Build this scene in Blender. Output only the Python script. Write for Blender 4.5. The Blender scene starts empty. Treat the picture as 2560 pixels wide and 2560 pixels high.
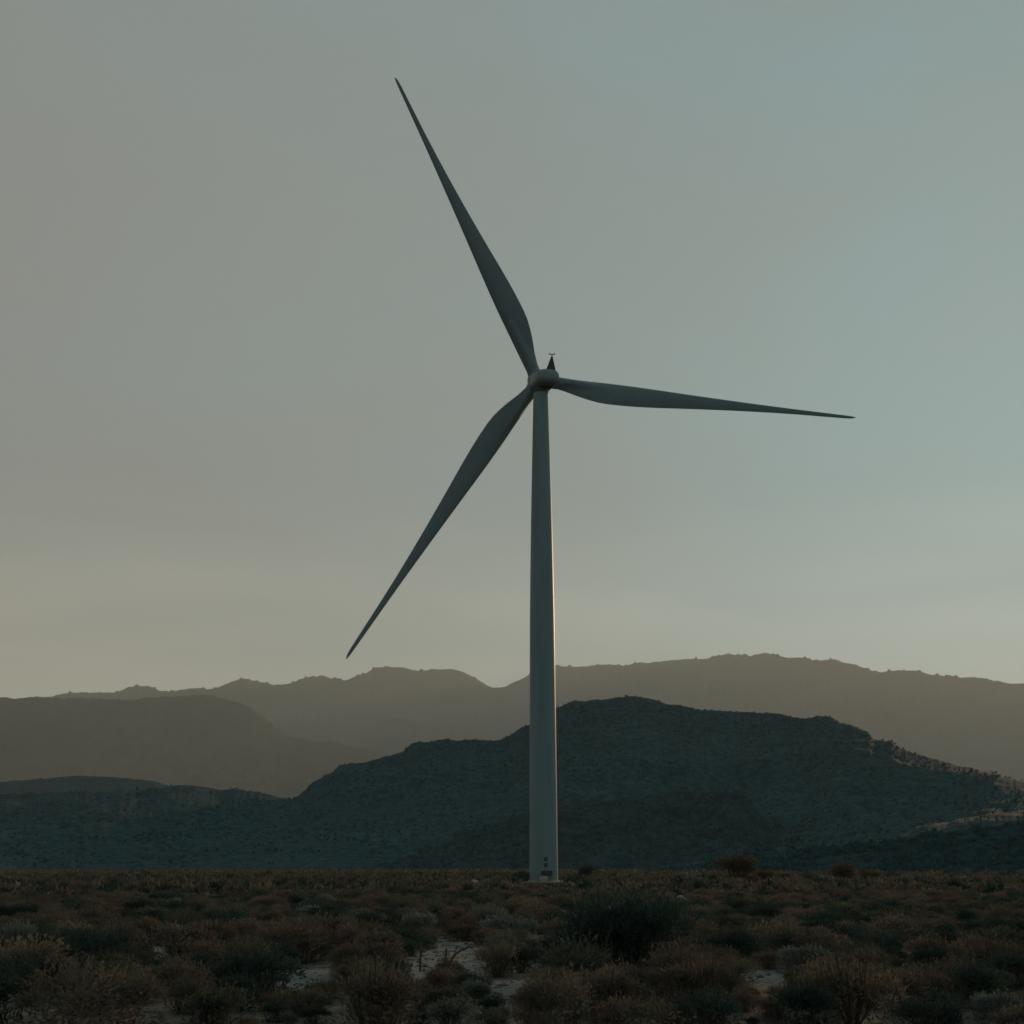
import bpy, math, random
import numpy as np
from mathutils import Vector, Matrix

sc = bpy.context.scene
COL = sc.collection
R = math.radians
rng = np.random.default_rng(11)
random.seed(11)

# ------------------------------------------------------------------ camera
EYE = 2.0                                    # eye height over the plain
FPX = 3200.0                                 # focal length, in units of 1/2560 of the frame
PITCH = math.atan(890.0 / FPX)
cam = bpy.data.cameras.new("camera")
cam.sensor_width = 36.0
cam.lens = 36.0 * FPX / 2560.0
cam.clip_start = 0.1
cam.clip_end = 60000
cam_ob = bpy.data.objects.new("camera", cam)
cam_ob.location = (0, 0, EYE)
cam_ob.rotation_euler = (R(90) + PITCH, 0, 0)
COL.objects.link(cam_ob)
sc.camera = cam_ob

# ------------------------------------------------------------------ sky and sun
SUN_AZ = R(27)          # to the right of the view direction, beyond the turbine
SUN_EL = R(12)
world = bpy.data.worlds.new("World")
sc.world = world
world.use_nodes = True
wn, wl = world.node_tree.nodes, world.node_tree.links
wn.clear()
def N(nodes, kind, **kw):
    n = nodes.new(kind)
    for k, v in kw.items():
        setattr(n, k, v)
    return n
sky = N(wn, 'ShaderNodeTexSky', sky_type='NISHITA', sun_disc=False)
sky.sun_elevation = SUN_EL
sky.sun_rotation = SUN_AZ
sky.altitude = 300
sky.air_density = 1.0
sky.dust_density = 2.5
sky.ozone_density = 1.0
tc = N(wn, 'ShaderNodeTexCoord')
# thin high cloud veil: evens the clear sky out and greys it
hs = N(wn, 'ShaderNodeHueSaturation'); hs.inputs['Saturation'].default_value = 0.25
wl.new(sky.outputs[0], hs.inputs['Color'])
gm = N(wn, 'ShaderNodeGamma'); gm.inputs[1].default_value = 0.12
wl.new(hs.outputs[0], gm.inputs[0])
def sky_noise(scale, stretch, offset, detail, distort):
    mp = N(wn, 'ShaderNodeMapping'); mp.inputs['Scale'].default_value = stretch; mp.inputs['Location'].default_value = offset
    wl.new(tc.outputs['Generated'], mp.inputs[0])
    t = N(wn, 'ShaderNodeTexNoise'); t.inputs['Scale'].default_value = scale; t.inputs['Detail'].default_value = detail
    t.inputs['Roughness'].default_value = 0.5; t.inputs['Distortion'].default_value = distort
    wl.new(mp.outputs[0], t.inputs['Vector'])
    return t.outputs[0]
def sky_range(src, a, b_, lo=0.0, hi=1.0):
    r = N(wn, 'ShaderNodeMapRange', interpolation_type='SMOOTHSTEP')
    for k, v in (('From Min', a), ('From Max', b_), ('To Min', lo), ('To Max', hi)): r.inputs[k].default_value = v
    wl.new(src, r.inputs[0])
    return r.outputs[0]
def sky_mix(fac, a, b_):
    m_ = N(wn, 'ShaderNodeMix', data_type='RGBA')
    wl.new(fac, m_.inputs[0])
    for k, v in ((6, a), (7, b_)):
        if isinstance(v, tuple): m_.inputs[k].default_value = (*v, 1)
        else: wl.new(v, m_.inputs[k])
    return m_.outputs[2]
thick = sky_range(sky_noise(1.7, (1.5, 1.5, 3.2), (2.758, -1.445, 0.636), 5, 0.6), 0.36, 0.66)
sep = N(wn, 'ShaderNodeSeparateXYZ'); wl.new(tc.outputs['Generated'], sep.inputs[0])
side = sky_range(sep.outputs['X'], -0.55, 0.55)                          # the veil thins out across the sky
cool = sky_mix(side, (0.93, 1.00, 0.94), (0.80, 1.22, 1.28))
warm = sky_mix(side, (0.95, 0.975, 0.89), (0.84, 1.14, 1.15))
high = sky_mix(thick, cool, warm)                                        # cool where thin, warm grey where thick
# a warm bank of distant cloud and dust lying along the horizon all round
edge = N(wn, 'ShaderNodeMath', operation='MULTIPLY_ADD'); edge.inputs[1].default_value = 0.16
wl.new(sky_noise(2.6, (1.0, 1.0, 5.0), (0.7, 0.3, 0.0), 6, 0.4), edge.inputs[0]); wl.new(sep.outputs['Z'], edge.inputs[2])
bank = sky_range(edge.outputs[0], 0.12, 0.37, 1.0, 0.0)
veil = sky_mix(bank, high, sky_mix(side, (1.92, 1.82, 1.44), (1.52, 1.82, 1.72)))
vm = N(wn, 'ShaderNodeMix', data_type='RGBA', blend_type='MULTIPLY'); vm.inputs[0].default_value = 1.0
wl.new(veil, vm.inputs[6]); wl.new(gm.outputs[0], vm.inputs[7])
VEIL = 3.05
vs = N(wn, 'ShaderNodeVectorMath', operation='SCALE'); vs.inputs['Scale'].default_value = VEIL
wl.new(vm.outputs[2], vs.inputs[0])
mx = N(wn, 'ShaderNodeMix', data_type='RGBA'); mx.inputs[0].default_value = 0.985
wl.new(sky.outputs[0], mx.inputs[6]); wl.new(vs.outputs[0], mx.inputs[7])
bg = N(wn, 'ShaderNodeBackground'); bg.inputs[1].default_value = 0.08
wl.new(mx.outputs[2], bg.inputs[0])
wo = N(wn, 'ShaderNodeOutputWorld')
wl.new(bg.outputs[0], wo.inputs[0])

sun = bpy.data.lights.new("sun", 'SUN')
sun.energy = 2.1
sun.angle = R(0.5)
sun.color = (1.0, 0.60, 0.30)
sun_ob = bpy.data.objects.new("sun", sun)
to_sun = Vector((math.sin(SUN_AZ) * math.cos(SUN_EL), math.cos(SUN_AZ) * math.cos(SUN_EL), math.sin(SUN_EL)))
sun_ob.rotation_euler = to_sun.to_track_quat('Z', 'Y').to_euler()
sun_ob.location = to_sun * 300
COL.objects.link(sun_ob)

sc.view_settings.view_transform = 'Standard'
sc.view_settings.look = 'None'
sc.view_settings.exposure = 0.0
sc.view_settings.gamma = 1.0
sc.view_settings.use_curve_mapping = False
sc.render.engine = 'CYCLES'
sc.cycles.use_denoising = True
sc.cycles.volume_bounces = 0
sc.cycles.max_bounces = 4

# ------------------------------------------------------------------ helpers
def ray(px, py):
    """direction in the place of a point of the photograph (2560 wide)"""
    a, b = (px - 1280.0) / FPX, -(py - 1280.0) / FPX
    return np.array([a, math.cos(PITCH) - b * math.sin(PITCH), math.sin(PITCH) + b * math.cos(PITCH)])

def ground_point(px, py):
    d = ray(px, py)
    t = EYE / -d[2]
    return d[0] * t, d[1] * t

def at(px, dist):
    """x and y on the ground at DIST metres ahead under that column"""
    y = dist
    return (px - 1280.0) / FPX * y / math.cos(PITCH) * 1.0, y

def tag(o, label=None, cat=None, group=None, kind=None):
    if label: o['label'] = label
    if cat: o['category'] = cat
    if group: o['group'] = group
    if kind: o['kind'] = kind
    return o

def mesh_from(verts, faces, smooth=False, angle=None):
    me = bpy.data.meshes.new("m")
    me.from_pydata([tuple(v) for v in verts], [], faces)
    me.update()
    if smooth:
        me.shade_smooth()
        if angle:
            me.set_sharp_from_angle(angle=R(angle))
    return me

def fast_mesh(V, F):
    """numpy verts (n,3) and faces (m,k) of one size"""
    me = bpy.data.meshes.new("m")
    m, k = F.shape
    me.vertices.add(len(V)); me.vertices.foreach_set("co", V.astype(np.float32).ravel())
    me.loops.add(m * k); me.loops.foreach_set("vertex_index", F.astype(np.int32).ravel())
    me.polygons.add(m)
    me.polygons.foreach_set("loop_start", np.arange(0, m * k, k, dtype=np.int32))
    me.update(calc_edges=True)
    return me

def obj(name, me, mat=None, parent=None, loc=None):
    o = bpy.data.objects.new(name, me)
    COL.objects.link(o)
    if mat is not None and me is not None and len(me.materials) == 0:
        for m in (mat if isinstance(mat, (list, tuple)) else [mat]):
            me.materials.append(m)
    if parent: o.parent = parent
    if loc is not None: o.location = loc
    return o

# value noise, vectorised
_P = np.random.default_rng(5).random((256, 256))
def vnoise(x, y, seed=0):
    x = np.asarray(x, float) + seed * 17.31; y = np.asarray(y, float) + seed * 9.77
    xi = np.floor(x).astype(int); yi = np.floor(y).astype(int)
    fx = x - xi; fy = y - yi
    fx = fx * fx * (3 - 2 * fx); fy = fy * fy * (3 - 2 * fy)
    g = lambda a, b: _P[a & 255, b & 255]
    return (g(xi, yi) * (1 - fx) + g(xi + 1, yi) * fx) * (1 - fy) + (g(xi, yi + 1) * (1 - fx) + g(xi + 1, yi + 1) * fx) * fy - 0.5
def fbm(x, y, oct=5, seed=0, gain=0.5):
    s, a, f = 0.0, 1.0, 1.0
    for k in range(oct):
        s = s + a * vnoise(np.asarray(x) * f, np.asarray(y) * f, seed + k * 3)
        a *= gain; f *= 2.03
    return s
def ridged(x, y, oct=5, seed=0):
    s, a, f = 0.0, 1.0, 1.0
    for k in range(oct):
        s = s + a * (1 - np.abs(2 * vnoise(np.asarray(x) * f, np.asarray(y) * f, seed + k * 3)) * 2)
        a *= 0.5; f *= 2.07
    return s

# ------------------------------------------------------------------ materials
def material(name, rough=0.8, spec=0.3):
    m = bpy.data.materials.new(name)
    m.use_nodes = True
    nt = m.node_tree
    b = nt.nodes['Principled BSDF']
    b.inputs['Roughness'].default_value = rough
    b.inputs['Specular IOR Level'].default_value = spec
    return m, nt.nodes, nt.links, b

def ramp(nodes, links, src, stops):
    r = nodes.new('ShaderNodeValToRGB')
    e = r.color_ramp.elements
    while len(e) < len(stops): e.new(0.5)
    for q, (p, c) in zip(e, stops):
        q.position = p; q.color = (*c, 1)
    links.new(src, r.inputs[0])
    return r

def noise(nodes, links, scale, detail=4, rough=0.55, vec=None, coord='Object', mapping=None):
    t = nodes.new('ShaderNodeTexNoise')
    t.inputs['Scale'].default_value = scale; t.inputs['Detail'].default_value = detail
    t.inputs['Roughness'].default_value = rough
    if vec is None:
        c = nodes.new('ShaderNodeTexCoord'); vec = c.outputs[coord]
    if mapping:
        mp = nodes.new('ShaderNodeMapping'); mp.inputs['Scale'].default_value = mapping
        links.new(vec, mp.inputs[0]); vec = mp.outputs[0]
    links.new(vec, t.inputs['Vector'])
    return t

def bump(nodes, links, b, src, strength, dist):
    bp = nodes.new('ShaderNodeBump')
    bp.inputs['Strength'].default_value = strength; bp.inputs['Distance'].default_value = dist
    links.new(src, bp.inputs['Height']); links.new(bp.outputs[0], b.inputs['Normal'])

def paint(name, lo, hi, rough=0.45, streak=(1.2, 1.2, 0.08)):
    m, n, l, b = material(name, rough, 0.35)
    t = noise(n, l, 1.0, 5, 0.6, mapping=streak)
    r = ramp(n, l, t.outputs[0], [(0.3, lo), (0.7, hi)])
    l.new(r.outputs[0], b.inputs['Base Color'])
    t2 = noise(n, l, 3.0, 3)
    mr = n.new('ShaderNodeMapRange'); mr.inputs['To Min'].default_value = rough - 0.08; mr.inputs['To Max'].default_value = rough + 0.12
    l.new(t2.outputs[0], mr.inputs[0]); l.new(mr.outputs[0], b.inputs['Roughness'])
    return m

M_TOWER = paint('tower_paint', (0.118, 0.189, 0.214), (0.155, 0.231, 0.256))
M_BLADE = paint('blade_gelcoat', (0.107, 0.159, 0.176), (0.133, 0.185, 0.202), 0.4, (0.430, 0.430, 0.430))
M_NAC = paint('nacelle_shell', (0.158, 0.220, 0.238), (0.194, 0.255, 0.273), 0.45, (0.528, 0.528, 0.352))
M_DARK = paint('dark_metal', (0.025, 0.027, 0.028), (0.05, 0.05, 0.05), 0.6, (2, 2, 2))
M_CONC = paint('concrete', (0.24, 0.24, 0.23), (0.36, 0.36, 0.34), 0.85, (1.5, 1.5, 1.5))
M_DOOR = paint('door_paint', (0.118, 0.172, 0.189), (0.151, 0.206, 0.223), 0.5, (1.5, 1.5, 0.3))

def foliage(name, cols, vary=0.35):
    m, n, l, b = material(name, 0.75, 0.15)
    oi = n.new('ShaderNodeObjectInfo')
    ge = n.new('ShaderNodeNewGeometry')
    t = noise(n, l, 0.9, 3, 0.6, vec=ge.outputs['Position'])
    r = ramp(n, l, t.outputs[0], [(0.25, cols[0]), (0.5, cols[1]), (0.75, cols[2])])
    ad = n.new('ShaderNodeMath'); ad.operation = 'ADD'
    l.new(oi.outputs['Random'], ad.inputs[0]); l.new(ge.outputs['Random Per Island'], ad.inputs[1])
    mr = n.new('ShaderNodeMapRange'); mr.inputs['From Max'].default_value = 2.0
    mr.inputs['To Min'].default_value = 1 - vary; mr.inputs['To Max'].default_value = 1 + vary
    l.new(ad.outputs[0], mr.inputs[0])
    v = n.new('ShaderNodeVectorMath'); v.operation = 'SCALE'
    l.new(r.outputs[0], v.inputs[0]); l.new(mr.outputs[0], v.inputs['Scale'])
    l.new(v.outputs[0], b.inputs['Base Color'])
    tr = n.new('ShaderNodeBsdfTranslucent'); l.new(v.outputs[0], tr.inputs[0])
    ms = n.new('ShaderNodeMixShader'); ms.inputs[0].default_value = 0.35
    l.new(b.outputs[0], ms.inputs[1]); l.new(tr.outputs[0], ms.inputs[2])
    l.new(ms.outputs[0], n['Material Output'].inputs[0])
    return m
LEAF = {
    'brown': foliage('leaf_brown', [(0.064, 0.056, 0.046), (0.114, 0.098, 0.077), (0.172, 0.145, 0.112)]),
    'olive': foliage('leaf_olive', [(0.049, 0.061, 0.046), (0.084, 0.096, 0.070), (0.131, 0.133, 0.093)]),
    'dark': foliage('leaf_dark', [(0.019, 0.038, 0.032), (0.032, 0.057, 0.048), (0.052, 0.080, 0.064)]),
    'grey': foliage('leaf_grey', [(0.080, 0.102, 0.093), (0.123, 0.151, 0.136), (0.174, 0.200, 0.177)]),
    'rust': foliage('leaf_rust', [(0.058, 0.049, 0.032), (0.090, 0.072, 0.045), (0.123, 0.096, 0.058)]),
    'hill': foliage('leaf_hillside', [(0.016, 0.074, 0.089), (0.021, 0.084, 0.101), (0.027, 0.095, 0.110)]),
    'straw': foliage('leaf_straw', [(0.096, 0.083, 0.059), (0.149, 0.126, 0.092), (0.201, 0.172, 0.126)]),
}
M_TWIG = paint('twig_bark', (0.045, 0.036, 0.028), (0.085, 0.07, 0.055), 0.9, (6, 6, 6))
M_POST = paint('weathered_wood', (0.045, 0.042, 0.038), (0.09, 0.085, 0.078), 0.9, (8, 8, 1))
M_PALE = paint('bleached_wood', (0.24, 0.23, 0.20), (0.36, 0.34, 0.30), 0.9, (8, 8, 1.5))
def rock_mat(name, lo, hi):
    m, n, l, b = material(name, 0.9, 0.2)
    t = noise(n, l, 4.0, 6, 0.65)
    r = ramp(n, l, t.outputs[0], [(0.3, lo), (0.7, hi)])
    l.new(r.outputs[0], b.inputs['Base Color'])
    bump(n, l, b, t.outputs[0], 0.7, 0.05)
    return m
M_ROCK = rock_mat('pale_rock', (0.22, 0.215, 0.20), (0.40, 0.39, 0.36))
M_GRAVEL = rock_mat('gravel', (0.06, 0.06, 0.055), (0.20, 0.20, 0.185))
M_ROCKB = rock_mat('blue_grey_rock', (0.15, 0.18, 0.20), (0.27, 0.31, 0.33))

def hill_mat(name, soil, scrub, patch, size):
    m, n, l, b = material(name, 0.95, 0.1)
    ge = n.new('ShaderNodeNewGeometry')
    big = noise(n, l, 1 / (size * 9), 5, 0.6, vec=ge.outputs['Position'], mapping=(1, 1, 4.0))
    r1 = ramp(n, l, big.outputs[0], [(0.40, scrub), (0.56, soil), (0.70, patch)])
    sp = noise(n, l, 1 / size, 4, 0.7, vec=ge.outputs['Position'])
    r2 = ramp(n, l, sp.outputs[0], [(0.42, (0.45, 0.45, 0.45)), (0.60, (1.15, 1.15, 1.15))])
    mx = n.new('ShaderNodeMix'); mx.data_type = 'RGBA'; mx.blend_type = 'MULTIPLY'; mx.inputs[0].default_value = 1
    l.new(r1.outputs[0], mx.inputs[6]); l.new(r2.outputs[0], mx.inputs[7])
    l.new(mx.outputs[2], b.inputs['Base Color'])
    bump(n, l, b, sp.outputs[0], 0.25, size * 0.3)
    return m
M_HILL = hill_mat('scrub_hillside', (0.012, 0.058, 0.071), (0.009, 0.052, 0.064), (0.015, 0.064, 0.075), 4.0)
M_NEARHILL = hill_mat('scrub_low_hill', (0.009, 0.044, 0.051), (0.007, 0.037, 0.043), (0.013, 0.050, 0.056), 3.0)
M_FAR = hill_mat('far_mountain_rock', (0.040, 0.044, 0.036), (0.030, 0.034, 0.028), (0.050, 0.052, 0.042), 70.0)

# ------------------------------------------------------------------ the plain
def ground_z(x, y):
    x = np.asarray(x, float); y = np.asarray(y, float)
    d = np.hypot(x, y)
    amp = 0.16 * np.clip((d - 6) / 20, 0, 1)
    z = amp * fbm(x / 14.0, y / 14.0, 3, 21) + 0.05 * fbm(x / 2.5, y / 2.5, 2, 31) * np.clip(1 - d / 150, 0, 1)
    k = np.clip(np.hypot(x - 4.8, y - 200) / 14 - 0.5, 0, 1)          # level pad round the tower
    return z * k + np.clip((d - 600) / 3000, 0, 1) * 0.6 * fbm(x / 300, y / 300, 3, 41)

# bare sand between the shrubs, where the photograph shows it: x, y, half widths
SAND = []
for px, py, wx, wy in [(1150, 2378, 42, 26), (1085, 2398, 45, 24), (1110, 2352, 12, 16), (1030, 2307, 16, 4), (1066, 2318, 14, 6),
                       (1372, 2356, 36, 14), (1330, 2344, 40, 7), (1290, 2342, 12, 4), (1248, 2358, 14, 8), (1225, 2375, 22, 8),
                       (1060, 2425, 70, 30), (1180, 2420, 55, 26), (1170, 2219, 18, 4), (1020, 2212, 30, 2), (950, 2211, 14, 2),
                       (640, 2282, 14, 4), (1526, 2238, 12, 4), (1290, 2470, 90, 20), (760, 2450, 90, 22), (1900, 2440, 80, 16),
                       (2250, 2380, 60, 9), (380, 2380, 70, 12)]:
    x, y = ground_point(px, py)
    x1, _ = ground_point(px + wx, py)
    _, ya = ground_point(px, py - wy); _, yb = ground_point(px, py + wy)
    SAND.append((x, y, x1 - x, (ya - yb) / 2))

m, n, l, b = material('dry_plain', 0.95, 0.1)
ge = n.new('ShaderNodeNewGeometry')
t1 = noise(n, l, 0.35, 6, 0.6, vec=ge.outputs['Position'])
t2 = noise(n, l, 6.0, 5, 0.7, vec=ge.outputs['Position'])
soil = ramp(n, l, t1.outputs[0], [(0.35, (0.085, 0.080, 0.068)), (0.55, (0.135, 0.125, 0.105)), (0.75, (0.20, 0.186, 0.156))])
grit = ramp(n, l, t2.outputs[0], [(0.35, (0.55, 0.55, 0.55)), (0.65, (1.25, 1.25, 1.25))])
mm = n.new('ShaderNodeMix'); mm.data_type = 'RGBA'; mm.blend_type = 'MULTIPLY'; mm.inputs[0].default_value = 1
l.new(soil.outputs[0], mm.inputs[6]); l.new(grit.outputs[0], mm.inputs[7])
wob = noise(n, l, 0.9, 4, 0.6, vec=ge.outputs['Position'])
prev = None
for (x, y, hx, hy) in SAND:
    s = n.new('ShaderNodeVectorMath'); s.operation = 'SUBTRACT'; s.inputs[1].default_value = (x, y, 0)
    l.new(ge.outputs['Position'], s.inputs[0])
    q = n.new('ShaderNodeVectorMath'); q.operation = 'MULTIPLY'; q.inputs[1].default_value = (1 / hx, 1 / hy, 0)
    l.new(s.outputs[0], q.inputs[0])
    ln = n.new('ShaderNodeVectorMath'); ln.operation = 'LENGTH'; l.new(q.outputs[0], ln.inputs[0])
    if prev is None: prev = ln.outputs['Value']
    else:
        mi = n.new('ShaderNodeMath'); mi.operation = 'MINIMUM'; l.new(prev, mi.inputs[0]); l.new(ln.outputs['Value'], mi.inputs[1])
        prev = mi.outputs[0]
ad = n.new('ShaderNodeMath'); ad.operation = 'MULTIPLY_ADD'; ad.inputs[1].default_value = 1.5
l.new(wob.outputs[0], ad.inputs[0]); l.new(prev, ad.inputs[2])
sm = n.new('ShaderNodeMapRange'); sm.interpolation_type = 'SMOOTHSTEP'
sm.inputs['From Min'].default_value = 1.55; sm.inputs['From Max'].default_value = 1.95
sm.inputs['To Min'].default_value = 1.0; sm.inputs['To Max'].default_value = 0.0
l.new(ad.outputs[0], sm.inputs[0])
sandc = ramp(n, l, t2.outputs[0], [(0.3, (0.111, 0.117, 0.115)), (0.7, (0.200, 0.206, 0.200))])
fin = n.new('ShaderNodeMix'); fin.data_type = 'RGBA'
l.new(sm.outputs[0], fin.inputs[0]); l.new(mm.outputs[2], fin.inputs[6]); l.new(sandc.outputs[0], fin.inputs[7])
l.new(fin.outputs[2], b.inputs['Base Color'])
bump(n, l, b, t2.outputs[0], 0.5, 0.06)
M_PLAIN = m

u = np.linspace(-1, 1, 361)
gx = np.sinh(u * 7.2) / np.sinh(7.2) * 16500
gy = np.sinh(u * 7.2) / np.sinh(7.2) * 16500
X, Y = np.meshgrid(gx, gy + 30)
Z = ground_z(X, Y)
V = np.stack([X.ravel(), Y.ravel(), Z.ravel()], 1)
nn = len(u); i0 = (np.arange(nn - 1)[:, None] * nn + np.arange(nn - 1)[None, :]).ravel()
me = fast_mesh(V, np.stack([i0, i0 + 1, i0 + nn + 1, i0 + nn], 1)); me.shade_smooth()
tag(obj('plain', me, M_PLAIN), 'dry scrub covered plain with patches of pale sand', kind='structure')

# ------------------------------------------------------------------ hills and mountains
def ridge(name, label, pts, dist, front, back, mat, seed, rough=1.0, relief=0.22, x0=-900, x1=3500, step=4.0, wander=0.10, rows=46, shade_bend=0.0):
    """a real ridge: crest heights follow the skyline in PTS, the flank falls toward the plain in spurs and gullies, the far side falls away"""
    pts = sorted(pts)
    px = np.arange(x0, x1 + 1, step)
    py = np.interp(px, [p[0] for p in pts], [p[1] for p in pts])
    ker = np.hanning(9); ker /= ker.sum()
    py = np.convolve(np.pad(py, 4, mode='edge'), ker, 'valid')
    py = py + rough * (5.0 * fbm(px / 40.0, px * 0, 4, seed) - 9.0 * np.maximum(0, fbm(px / 8.0, px * 0 + 3, 3, seed + 50) - 0.15))
    d = np.array([ray(a, b_) for a, b_ in zip(px, py)])
    hor = np.hypot(d[:, 0], d[:, 1])
    ax, ay = d[:, 0] / hor, d[:, 1] / hor
    slope = d[:, 2] / hor
    D = dist * (1 + wander * fbm(px / 420.0, px * 0 + 7, 4, seed + 9))
    q_ = np.clip((px - 1850) / 800, 0, 1); D = D * (1 + shade_bend * q_ * q_ * (3 - 2 * q_))     # shape bent in depth on that side to keep the flank out of the sun
    hc = np.maximum(slope * D + EYE, 1.0)
    ts = np.concatenate([np.linspace(0, 1, rows) ** 0.9, 1 + np.linspace(0, 1, 10)[1:]])
    VV = []
    for t in ts:
        if t <= 1:
            dd = D - front * (1 - t)
            wx, wy = ax * dd, ay * dd
            prof = 0.78 * t + 0.22 * t ** 2.0
            rn = ridged(wx / (front * 0.30), wy / (front * 0.42), 5, seed + 20) - 1.0
            env = (t * (1 - t) * 4) ** 0.8
            z = hc * prof + hc * relief * env * rn
            z = np.minimum(z, (slope * dd + EYE) * (0.985 - 0.20 * (1 - t)))
            z = z + rough * 0.002 * dist * fbm(wx / (0.012 * dist), wy / (0.012 * dist), 3, seed + 70) * env * 0.7
            if t == ts[0]: z = z * 0 - 3
        else:
            q = t - 1
            dd = D + back * q
            wx, wy = ax * dd, ay * dd
            z = hc * (1 - q) ** 1.5 - 3 * q
        VV.append(np.stack([wx, wy, z], 1))
    V = np.concatenate(VV)
    k, r_ = len(px), len(ts)
    i = (np.arange(r_ - 1)[:, None] * k + np.arange(k - 1)[None, :]).ravel()
    me = fast_mesh(V, np.stack([i, i + 1, i + k + 1, i + k], 1)); me.shade_smooth()
    GRID[name] = (V.reshape(r_, k, 3), rows)
    return tag(obj(name, me, mat), label, kind='structure')
GRID = {}

FAR = [(-1200, 1800), (-700, 1760), (-300, 1790), (0, 1745), (120, 1735), (232, 1721), (290, 1723), (330, 1712), (352, 1705), (378, 1708),
       (400, 1717), (440, 1724), (480, 1716), (540, 1711), (570, 1700), (595, 1692), (622, 1690), (650, 1693), (685, 1704), (730, 1699),
       (770, 1684), (788, 1681), (815, 1687), (838, 1687), (863, 1697), (900, 1680), (930, 1664), (952, 1658), (1000, 1661), (1060, 1666),
       (1138, 1666), (1160, 1674), (1195, 1694), (1225, 1710), (1250, 1710), (1280, 1702), (1310, 1688), (1335, 1670), (1392, 1658), (1480, 1659), (1510, 1654),
       (1560, 1656), (1580, 1651), (1660, 1645), (1720, 1640), (1765, 1639), (1790, 1630), (1830, 1630), (1870, 1631), (1900, 1626),
       (1910, 1624), (1930, 1632), (1980, 1636), (2010, 1641), (2085, 1642), (2130, 1653), (2170, 1663), (2195, 1672), (2260, 1669), (2300, 1672),
       (2330, 1679), (2390, 1685), (2460, 1690), (2560, 1705), (2700, 1700), (2900, 1735), (3200, 1760), (3600, 1800)]
ridge('far_mountain', 'farthest pale brown mountain ridge under the sky', FAR, 13000, 4600, 2000, M_FAR, 3, 1.5, 0.20)
ridge('hazy_mountain', 'hazy grey mountain shoulder falling toward the valley', [(-1200, 1790), (-500, 1755), (0, 1740), (200, 1738), (330, 1744), (430, 1734), (520, 1732), (560, 1735), (600, 1748), (640, 1770),
      (680, 1805), (720, 1832), (760, 1846), (830, 1850), (880, 1862), (1000, 1885), (1150, 1920), (1400, 1990), (1700, 2100), (1900, 2168), (2200, 2172)],
      7900, 2300, 1500, M_FAR, 13, 1.2, 0.14, x1=2000)
ridge('hazy_hill', 'small hazy hump of a hill in front of the flat topped mountain', [(500, 2120), (700, 1960), (800, 1880), (860, 1852), (900, 1838), (930, 1806), (955, 1790), (985, 1785), (1010, 1790),
      (1040, 1802), (1100, 1806), (1180, 1812), (1260, 1838), (1330, 1850), (1500, 1950), (1700, 2080), (1850, 2168)],
      10800, 2300, 1300, M_FAR, 23, 1.0, 0.12, x0=520, x1=1840)
ridge('low_hill', 'low hazy hill just above the dark ridge', [(-900, 1960), (0, 1952), (200, 1935), (300, 1940), (370, 1946), (430, 1964), (560, 2010), (800, 2120), (900, 2168)],
      1900, 500, 400, M_HILL, 33, 0.6, 0.1, x0=-900, x1=880)
MAIN = [(-1200, 2030), (-600, 2000), (-200, 2010), (0, 1985), (200, 1975), (380, 1968), (440, 1963), (500, 1963), (540, 1967), (640, 1973), (670, 1981), (690, 1988), (725, 1993), (745, 1986), (762, 1972),
        (775, 1958), (800, 1944), (830, 1930), (848, 1911), (880, 1906), (910, 1903), (960, 1886), (1010, 1872), (1032, 1852), (1060, 1850),
        (1120, 1845), (1252, 1845), (1275, 1833), (1300, 1818), (1330, 1804), (1392, 1764), (1430, 1750), (1480, 1742), (1560, 1737), (1592, 1736), (1640, 1745),
        (1700, 1758), (1770, 1768), (1850, 1774), (1950, 1777), (1985, 1786), (2010, 1790), (2050, 1785), (2080, 1787), (2100, 1798), (2130, 1805), (2170, 1822),
        (2185, 1843), (2205, 1845), (2215, 1850), (2228, 1849), (2250, 1866), (2305, 1884), (2400, 1910), (2560, 1950), (2750, 1970), (3000, 2010), (3600, 2050)]
ridge('dark_ridge', 'dark scrub covered ridge behind the wind turbine', MAIN, 860, 350, 220, M_HILL, 43, 1.2, 0.06, step=2.5, wander=0.03, shade_bend=-0.27, rows=70)
ridge('dark_hill', 'darker rounded hill in front of the main ridge', [(900, 2168), (1050, 2110), (1200, 2065), (1330, 2025), (1450, 2002), (1600, 1990), (1680, 1975), (1710, 1971), (1740, 1978), (1790, 1973), (1840, 1982),
      (1870, 1996), (1884, 2012), (1900, 2036), (1960, 2060), (2050, 2085), (2200, 2120), (2400, 2168)],
      580, 110, 100, M_NEARHILL, 53, 1.0, 0.10, x0=920, x1=2380, step=3.0)
ridge('low_slope', 'low dark slope rising behind the rust coloured bush', [(1380, 2190), (1560, 2186), (1640, 2176), (1700, 2164), (1780, 2147), (1860, 2132), (1950, 2119), (2050, 2113), (2120, 2110), (2250, 2090), (2450, 2065), (2600, 2050), (3000, 2040), (3500, 2040)],
      350, 38, 140, M_NEARHILL, 63, 0.7, 0.05, x0=1500, x1=3500, step=3.0)

# ------------------------------------------------------------------ wind turbine
TX, TY = 4.775, 200.0
turb = obj('wind_turbine', None, loc=(TX, TY, 0))
tag(turb, 'tall pale three bladed wind turbine standing on the plain', 'wind turbine')

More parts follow.
